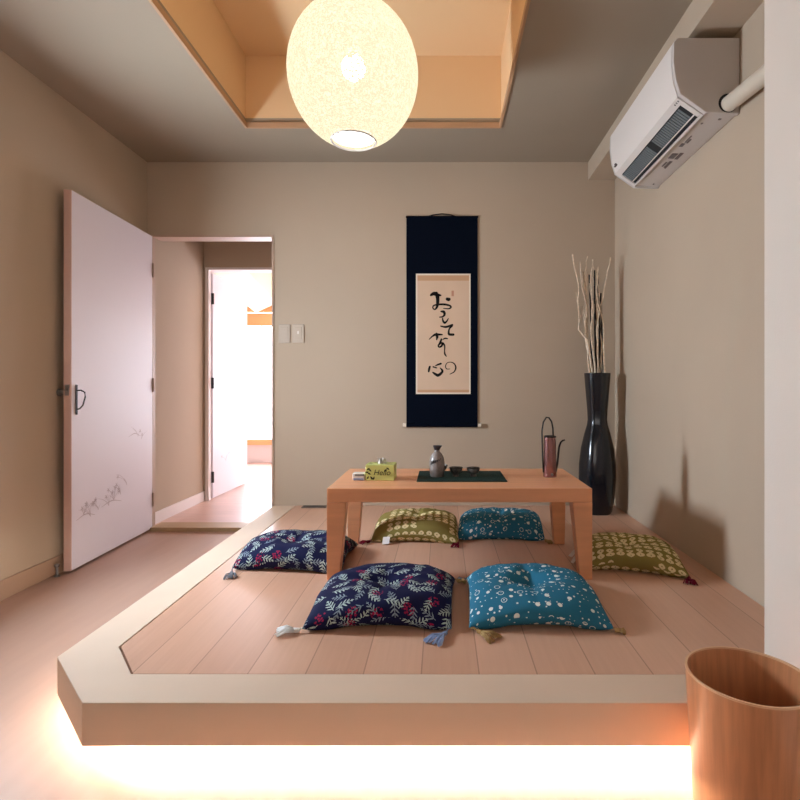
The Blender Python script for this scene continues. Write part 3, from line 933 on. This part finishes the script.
for (px, py, lab) in ((456, 476.5, 'dark glazed sake cup right beside the grey bottle'), (473.5, 476.8, 'dark glazed sake cup farthest from the grey bottle, at right'),
                      (441, 473.8, 'dark glazed sake cup half hidden behind the grey bottle')):
    q = P(px, py, MZ)
    r = thing('sake_cup', lab, 'cup', (q.x, q.y + .015, MZ), random.uniform(0, 6), 'sake cups on the green mat')
    bm = bm_new(); lathe(bm, [(0, .0), (.014, 0), (.014, .007), (.012, .010), (.024, .020), (.0285, .030), (.030, .038), (.027, .038), (.0245, .028), (.018, .018), (0, .014)], 28, fn=lambda a, z: 1 + .04 * math.sin(3 * a))
    obj('bowl', bm, M['cup'], r, smooth='auto')
    bm = bm_new(); tube(bm, [(.029 * (1 + .04 * math.sin(3 * t_)) * math.cos(t_), .029 * (1 + .04 * math.sin(3 * t_)) * math.sin(t_), .038) for t_ in [2 * PI * k / 28 for k in range(29)]], .002, 6)
    obj('rim', bm, M['black'], r, smooth=True)
# slim watering can
q = P(551, 477.5, TZ)
r = thing('watering_can', 'slim copper brown watering can with looped handle on the table', 'watering can', (q.x, q.y + .025, TZ))
bm = bm_new(); lathe(bm, [(0, 0), (.029, 0), (.030, .004), (.0285, .09), (.027, .183), (.025, .183), (.0255, .17), (0, .168)], 36)
obj('body', bm, M['copper'], r, smooth='auto')
bm = bm_new(); lathe(bm, [(.0272, .179), (.0285, .181), (.0285, .186), (.025, .186)], 36, cap=False); obj('rim', bm, M['black'], r, smooth='auto')
bm = bm_new(); tube(bm, [(-.030, -.004, .02), (-.0335, -.004, .08), (-.036, -.004, .16), (-.036, -.002, .21), (-.030, 0, .248), (-.016, 0, .270), (-.004, 0, .268), (.008, 0, .25), (.014, 0, .22), (.015, 0, .178)], .0036, 10)
obj('handle', bm, M['black'], r, smooth=True)
bm = bm_new(); tube(bm, [(.026, 0, .022), (.034, 0, .06), (.038, 0, .10), (.042, 0, .135), (.049, 0, .156), (.058, 0, .164), (.068, 0, .167)], .0055, 10, .0034)
obj('spout', bm, M['black'], r, smooth=True)
bm = bm_new(); tube(bm, [(.004, -.0285, .014), (.004, -.032, .014)], .006, 14); obj('badge', bm, M['steel'], r)

# ------------------------------------------------------------ vase with branches
VY = 3.34; vx = (597.3 - CX) * VY / F
r = thing('floor_vase', 'tall black waisted floor vase in the back right corner', 'vase', (vx, VY, DK))
bm = bm_new()
k = 1 / 166
pr = [(0, 0), (13.5 * k, 0), (14.5 * k, .01), (17.0 * k, .10), (18.3 * k, .22), (18.0 * k, .30), (16.0 * k, .40), (12.8 * k, .485), (10.2 * k, .54), (9.4 * k, .575), (9.8 * k, .63), (11.0 * k, .72), (12.2 * k, .81), (12.9 * k, .862), (12.2 * k, .862), (10.5 * k, .74), (8.5 * k, .6), (8.6 * k, .56), (0, .5)]
lathe(bm, pr, 96, fn=lambda a, z: 1 + .03 * math.cos(6 * a + 2.2 * z) * (1 if z < .861 else .6))
obj('body', bm, M['vase'], r, smooth='auto')
rgv = random.Random(21)
# (base dx, path in px at the vase depth)
tw = [([(591, 372), (586, 340), (578, 330), (577, 300), (577, 286), (571, 256)], 'M', 'pale twig bent furthest left in the black vase'),
      ([(604, 372), (603, 330), (600, 308), (604, 285), (610, 258)], 'M', 'pale twig leaning furthest right in the black vase'),
      ([(589, 372), (585, 335), (587, 305), (582, 287), (580, 262)], 'M', None),
      ([(592, 372), (587, 345), (585, 322), (588, 298), (585, 276), (588, 256)], 'M', None),
      ([(590, 372), (586, 340), (588, 310), (586, 290), (583, 272)], 'M', None),
      ([(598, 372), (596, 340), (596, 312), (594, 285), (592, 260)], 'M', None),
      ([(597, 372), (596, 330), (598, 310), (595, 290), (597, 268)], 'M', None),
      ([(600, 372), (602, 345), (599, 322), (601, 300), (598, 280)], 'M', None),
      ([(594, 372), (590, 335), (591, 304), (589, 282), (591, 264)], 'M', None),
      ([(594, 372), (592, 320), (590, 266)], 'S', None), ([(597, 372), (597, 320), (595, 268)], 'S', None),
      ([(602, 372), (601, 320), (598.5, 263)], 'S', None), ([(596, 372), (594, 320), (593.5, 263)], 'S', None),
      ([(600, 372), (599.5, 320), (601, 285)], 'S', None), ([(592, 372), (591, 325), (593, 290)], 'S', None), ([(605, 372), (603.5, 325), (603, 292)], 'S', None)]
for i, (path, kind, lab) in enumerate(tw):
    off = rgv.uniform(-.03, .03)
    pts = [((path[0][0] * .35 + 598 * .65 - CX) * VY / F, VY + off * .3, DK + .62)]
    pts[0] = ((598 - CX) * VY / F + ((path[0][0] - 598) * VY / F) * .35, VY + off * .4, DK + .62)
    for j, (px, py) in enumerate(path):
        qv = Q(px, py, VY); sp_ = (j + 1) / len(path)
        pts.append((qv.x, VY + (-.016 if kind == 'M' else .012) + off * (.4 + sp_ * .8), qv.z - (.0 if kind == 'M' else .05)))
    fine = []
    for j in range(len(pts) - 1):
        a, b = Vector(pts[j]), Vector(pts[j + 1])
        for q_ in range(4):
            p_ = a.lerp(b, q_ / 4)
            if kind == 'M' and j > 0: p_ += Vector((rgv.uniform(-.0035, .0035), rgv.uniform(-.003, .003), 0))
            fine.append(p_)
    fine.append(Vector(pts[-1]))
    bm = bm_new(); tube(bm, fine, .0075 if kind == 'M' else .0055, 7, .0032 if kind == 'M' else .0046)
    if kind == 'M':   # short side twigs
        for _ in range(2):
            j = rgv.randrange(len(fine) // 2, len(fine) - 3); s_ = rgv.choice((-1, 1))
            p_ = fine[j]
            tube(bm, [p_, p_ + Vector((s_ * .010, 0, .04)), p_ + Vector((s_ * .014, .003, .09))], .0034, 6, .002)
        o = obj('twig', bm, M['twig'], None, smooth=True)
        tag(o, lab or 'pale curly twig standing upright in the tall black vase', 'twig', 'pale twigs in the black vase')
    else:
        o = obj('black_stick', bm, M['stick'], None, smooth=True)
        tag(o, 'straight black stick among pale twigs in the tall black vase', 'stick', 'black sticks in the black vase')


# ------------------------------------------------------------ floor cushions
def tassel_mesh(bm, start, d, ln, rg, thick=.012, n=26, cord=.03):
    """cord, knot and a skirt of strands, lying on the deck"""
    d = Vector((d[0], d[1], 0)).normalized(); sdv = Vector((-d.y, d.x, 0))
    s = Vector(start)
    k0 = s + d * cord; k0.z = thick * .8
    tube(bm, [s, s.lerp(k0, .5) + Vector((0, 0, .006)), k0], .0025, 6)
    k1 = k0 + d * .016
    tube(bm, [k0, k0 + d * .004, k0 + d * .010, k1], thick * .55, 10, thick * .62)
    for i in range(n):
        a = rg.uniform(-1, 1); b = rg.uniform(0, 1)
        e = k1 + d * ln * rg.uniform(.8, 1.05) + sdv * a * ln * .6
        m_ = k1.lerp(e, .5) + sdv * a * thick * .5
        m_.z = thick * .8 + b * thick * .7; e.z = .002 + b * .006
        q0 = k1 + sdv * a * thick * .5; q0.z = thick * .8 + (b - .5) * thick * .7
        tube(bm, [q0, m_, e], .0019, 5)


def cushion(name, corners, mt, label, T=.062, seed=1, tassels=(), tags=(), cross=.010, tagmat='tag', dip=.034):
    FL, FR, BR, BL = [Vector((c[0], c[1], 0)) for c in corners]
    cen = (FL + FR + BR + BL) / 4
    r = thing('floor_cushion', label, 'cushion', (cen.x, cen.y, DK), 0, 'floor cushions on the platform')
    rg = random.Random(seed)
    N = 56
    bm = bm_new(); uvl = bm.loops.layers.uv.new('UVMap')
    wx = ((FR - FL).length + (BR - BL).length) / 2; wy = ((BL - FL).length + (BR - FR).length) / 2
    offx, offy = rg.uniform(0, 3), rg.uniform(0, 3)
    so = Vector((seed * 3.1, seed * 1.7, 0))

    def pos(u, v, top):
        pu = u * (1 - .022 * (1 - v * v)); pv = v * (1 - .022 * (1 - u * u))
        # the front and sides bulge outwards below the seam
        s, t = (pu + 1) / 2, (pv + 1) / 2
        b = FL * (1 - s) * (1 - t) + FR * s * (1 - t) + BR * s * t + BL * (1 - s) * t - cen
        edge = max(0.0, (1 - u ** 4) * (1 - v ** 4))
        prof = edge ** .38
        seam = .013 + .034 * (1 - (u * v) ** 2 * 1.0) * min(1, (1 - abs(u * v)) * 1.6)
        if top:
            z = seam + T * .86 * prof
            rr = math.hypot(u, v)
            z -= dip * math.exp(-(rr / .24) ** 2)
            z -= cross * math.exp(-(min(abs(u), abs(v)) / .09) ** 2) * math.exp(-(rr / .62) ** 2) * (1 - math.exp(-(rr / .15) ** 2))
            ang = math.atan2(v, u)
            z += .0030 * math.sin(ang * 9 + seed) * math.exp(-((rr - .4) / .22) ** 2)
            z += .008 * noise.noise(Vector((u * 2.2, v * 2.2, 0)) + so) * prof
            z += .0035 * noise.noise(Vector((u * 6, v * 6, 3)) + so) * prof
        else:
            z = seam - .06 * edge ** .6
            z = max(.0008, z)
        return Vector((b.x, b.y, z))
    grid = {}
    for top in (1, 0):
        for i in range(N + 1):
            for j in range(N + 1):
                # cluster samples near the edges
                u = math.sin((i / N - .5) * PI); v = math.sin((j / N - .5) * PI)
                rim = i in (0, N) or j in (0, N)
                if rim and not top: grid[0, i, j] = grid[1, i, j]; continue
                vv = bm.verts.new(pos(u, v, top)); grid[top, i, j] = vv
    h_ = N // 2
    arc = {}
    for top in (1, 0):
        for j in range(N + 1):
            for a_, b_ in ((h_, N + 1), (h_, -1)):
                st = 1 if b_ > a_ else -1; acc = 0.0; prev = grid[top, a_, j].co; prevc = grid[top, j, a_].co; acv = 0.0
                arc[top, a_, j, 0] = 0.0; arc[top, j, a_, 1] = 0.0
                for i in range(a_ + st, b_, st):
                    c_ = grid[top, i, j].co; acc += (c_ - prev).length; prev = c_; arc[top, i, j, 0] = acc * st
                    c_ = grid[top, j, i].co; acv += (c_ - prevc).length; prevc = c_; arc[top, j, i, 1] = acv * st
    for top in (1, 0):
        for i in range(N):
            for j in range(N):
                q = [(i, j), (i + 1, j), (i + 1, j + 1), (i, j + 1)]
                if not top: q = q[::-1]
                f = bm.faces.new([grid[top, a, b] for a, b in q])
                for lp, (a, b) in zip(f.loops, q):
                    lp[uvl].uv = (offx + arc[top, a, b, 0] + (0 if top else 1.3), offy + arc[top, a, b, 1])
    obj('cover', bm, mt, r, smooth=True, recalc=False)
    # stitched piping round the seam
    loop = [grid_pt for grid_pt in
            [pos(math.sin((i / N - .5) * PI), -1, 1) for i in range(N)] + [pos(1, math.sin((j / N - .5) * PI), 1) for j in range(N)] +
            [pos(-math.sin((i / N - .5) * PI), 1, 1) for i in range(N)] + [pos(-1, -math.sin((j / N - .5) * PI), 1) for j in range(N + 1)]]
    cs = {'FL': FL - cen, 'FR': FR - cen, 'BR': BR - cen, 'BL': BL - cen}
    for (cn, ang, ln, tm, cord) in tassels:
        bm = bm_new(); c = cs[cn]
        start = Vector((c.x * .985, c.y * .985, .011))
        tassel_mesh(bm, start, (math.cos(math.radians(ang)), math.sin(math.radians(ang))), ln, rg, cord=cord)
        obj('tassel', bm, M[tm], r, smooth=True)
    for (s, t, ang, ln, wd) in tags:
        b = FL * (1 - s) * (1 - t) + FR * s * (1 - t) + BR * s * t + BL * (1 - s) * t - cen
        d = Vector((math.cos(math.radians(ang)), math.sin(math.radians(ang)), 0)); sd = Vector((-d.y, d.x, 0))
        bm = bm_new()
        rows = []
        for q in range(6):
            p_ = b + d * ln * q / 5; z = .030 - .024 * (q / 5) ** .8 + .003 * math.sin(q)
            rows.append([p_ - sd * wd / 2 + Vector((0, 0, z)), p_ + sd * wd / 2 + Vector((0, 0, z + .003)), p_ + sd * wd / 2 + Vector((0, 0, z + .0042)), p_ - sd * wd / 2 + Vector((0, 0, z + .0012))])
        loft(bm, rows)
        o = obj('care_label', bm, M[tagmat], r); o['label'] = 'small white sewn in label'
    return r


def cn(*pp): return [P(a, b, DK + z) for a, b, z in pp]


cushion('c', cn((302, 630, .01), (452, 626, .02), (455, 575, .03), (337, 575, .03)), M['navy'],
        'navy leaf and berry print cushion in front of the table, beside the teal one', .066, 1,
        (('FL', 188, .055, 't_white', .012), ('FR', 238, .062, 't_blue', .03), ('BR', -10, .02, 't_beige', .01)), (), dip=.03)
cushion('c', cn((469, 628, .012), (614, 629, .012), (576, 575, .03), (467, 574, .03)), M['teal'],
        'teal white dotted cushion in front of the table, facing the viewer', .064, 2,
        (('FL', -40, .055, 't_beige', .03), ('FR', -25, .015, 't_beige', .008), ('BL', 180, .018, 't_grey', .01)), ((1.0, .93, 10, .03, .028),), cross=.02, dip=.04)
cushion('c', cn((232, 566, .02), (341, 573, .012), (358, 541, .03), (258, 541, .03)), M['navy'],
        'navy leaf print cushion left of the table, by the platform edge', .068, 3,
        (('FL', 285, .045, 't_grey', .05),), ((.94, 0.02, 260, .03, .03),))
cushion('c', cn((371, 540, .015), (459, 542, .015), (457, 519, .03), (382, 519, .03)), M['olive'],
        'olive green and cream cushion at the far left under the table', .075, 4,
        (('FL', 215, .035, 't_red', .01), ('FR', 250, .035, 't_red', .006)), ((.18, 0.0, 265, .03, .035),), dip=.022)
cushion('c', cn((457, 538, .015), (545, 538, .02), (539, 519, .03), (460, 519, .03)), M['teal'],
        'teal dotted cushion seen behind the table, right of an olive one', .078, 5,
        (('FR', -60, .025, 't_beige', .008),), (), dip=.018)
cushion('c', cn((576, 567, .012), (690, 577, .012), (662, 544, .03), (577, 541, .03)), M['olive'],
        'olive and cream cushion at the right end of the table, near the wall', .058, 6,
        (('FR', 250, .045, 't_red', .006), ('BR', -10, .025, 't_red', .01)), ((.0, .55, 200, .035, .03), (.0, .25, 190, .02, .03)))

# ------------------------------------------------------------ waste bin
r = thing('waste_bin', 'tapered round bentwood waste bin at the front right corner', 'bin', (.661, 1.165, 0))
rb, rt, bh = .108, .125, .312
bm = bm_new()
prof = [(0, .0), (rb - .002, 0), (rb, .003), (rt, bh), (rt - .0045, bh), (rb - .005, .012), (0, .010)]
lathe(bm, prof, 96); obj('body', bm, M['bin'], r, smooth='auto')
bm = bm_new(); lathe(bm, [(rt + .0002, bh - .003), (rt + .0002, bh + .0012), (rt - .0047, bh + .0012), (rt - .0047, bh - .003)], 96, cap=False)
o = obj('rim', bm, M['binrim'], r, smooth='auto'); o['label'] = 'pale cut rim of the wooden bin'

# ------------------------------------------------------------ world, camera
w = bpy.data.worlds.new('world'); bpy.context.scene.world = w; w.use_nodes = True
bg = w.node_tree.nodes['Background']; bg.inputs[0].default_value = (.8, .9, 1, 1); bg.inputs[1].default_value = .6
cam = bpy.data.cameras.new('camera'); co = bpy.data.objects.new('camera', cam); C.objects.link(co)
co.location = (0, 0, EYE); co.rotation_euler = (PI / 2, 0, 0)
cam.sensor_width = 36; cam.lens = F / 800 * 36
cam.shift_x = (400 - CX) / 800; cam.shift_y = (CY - 400) / 800
cam.clip_start = .02
S = bpy.context.scene; S.camera = co
S.view_settings.view_transform = 'Standard'; S.view_settings.look = 'None'
S.view_settings.gamma = 1; S.view_settings.exposure = 0; S.view_settings.use_curve_mapping = False
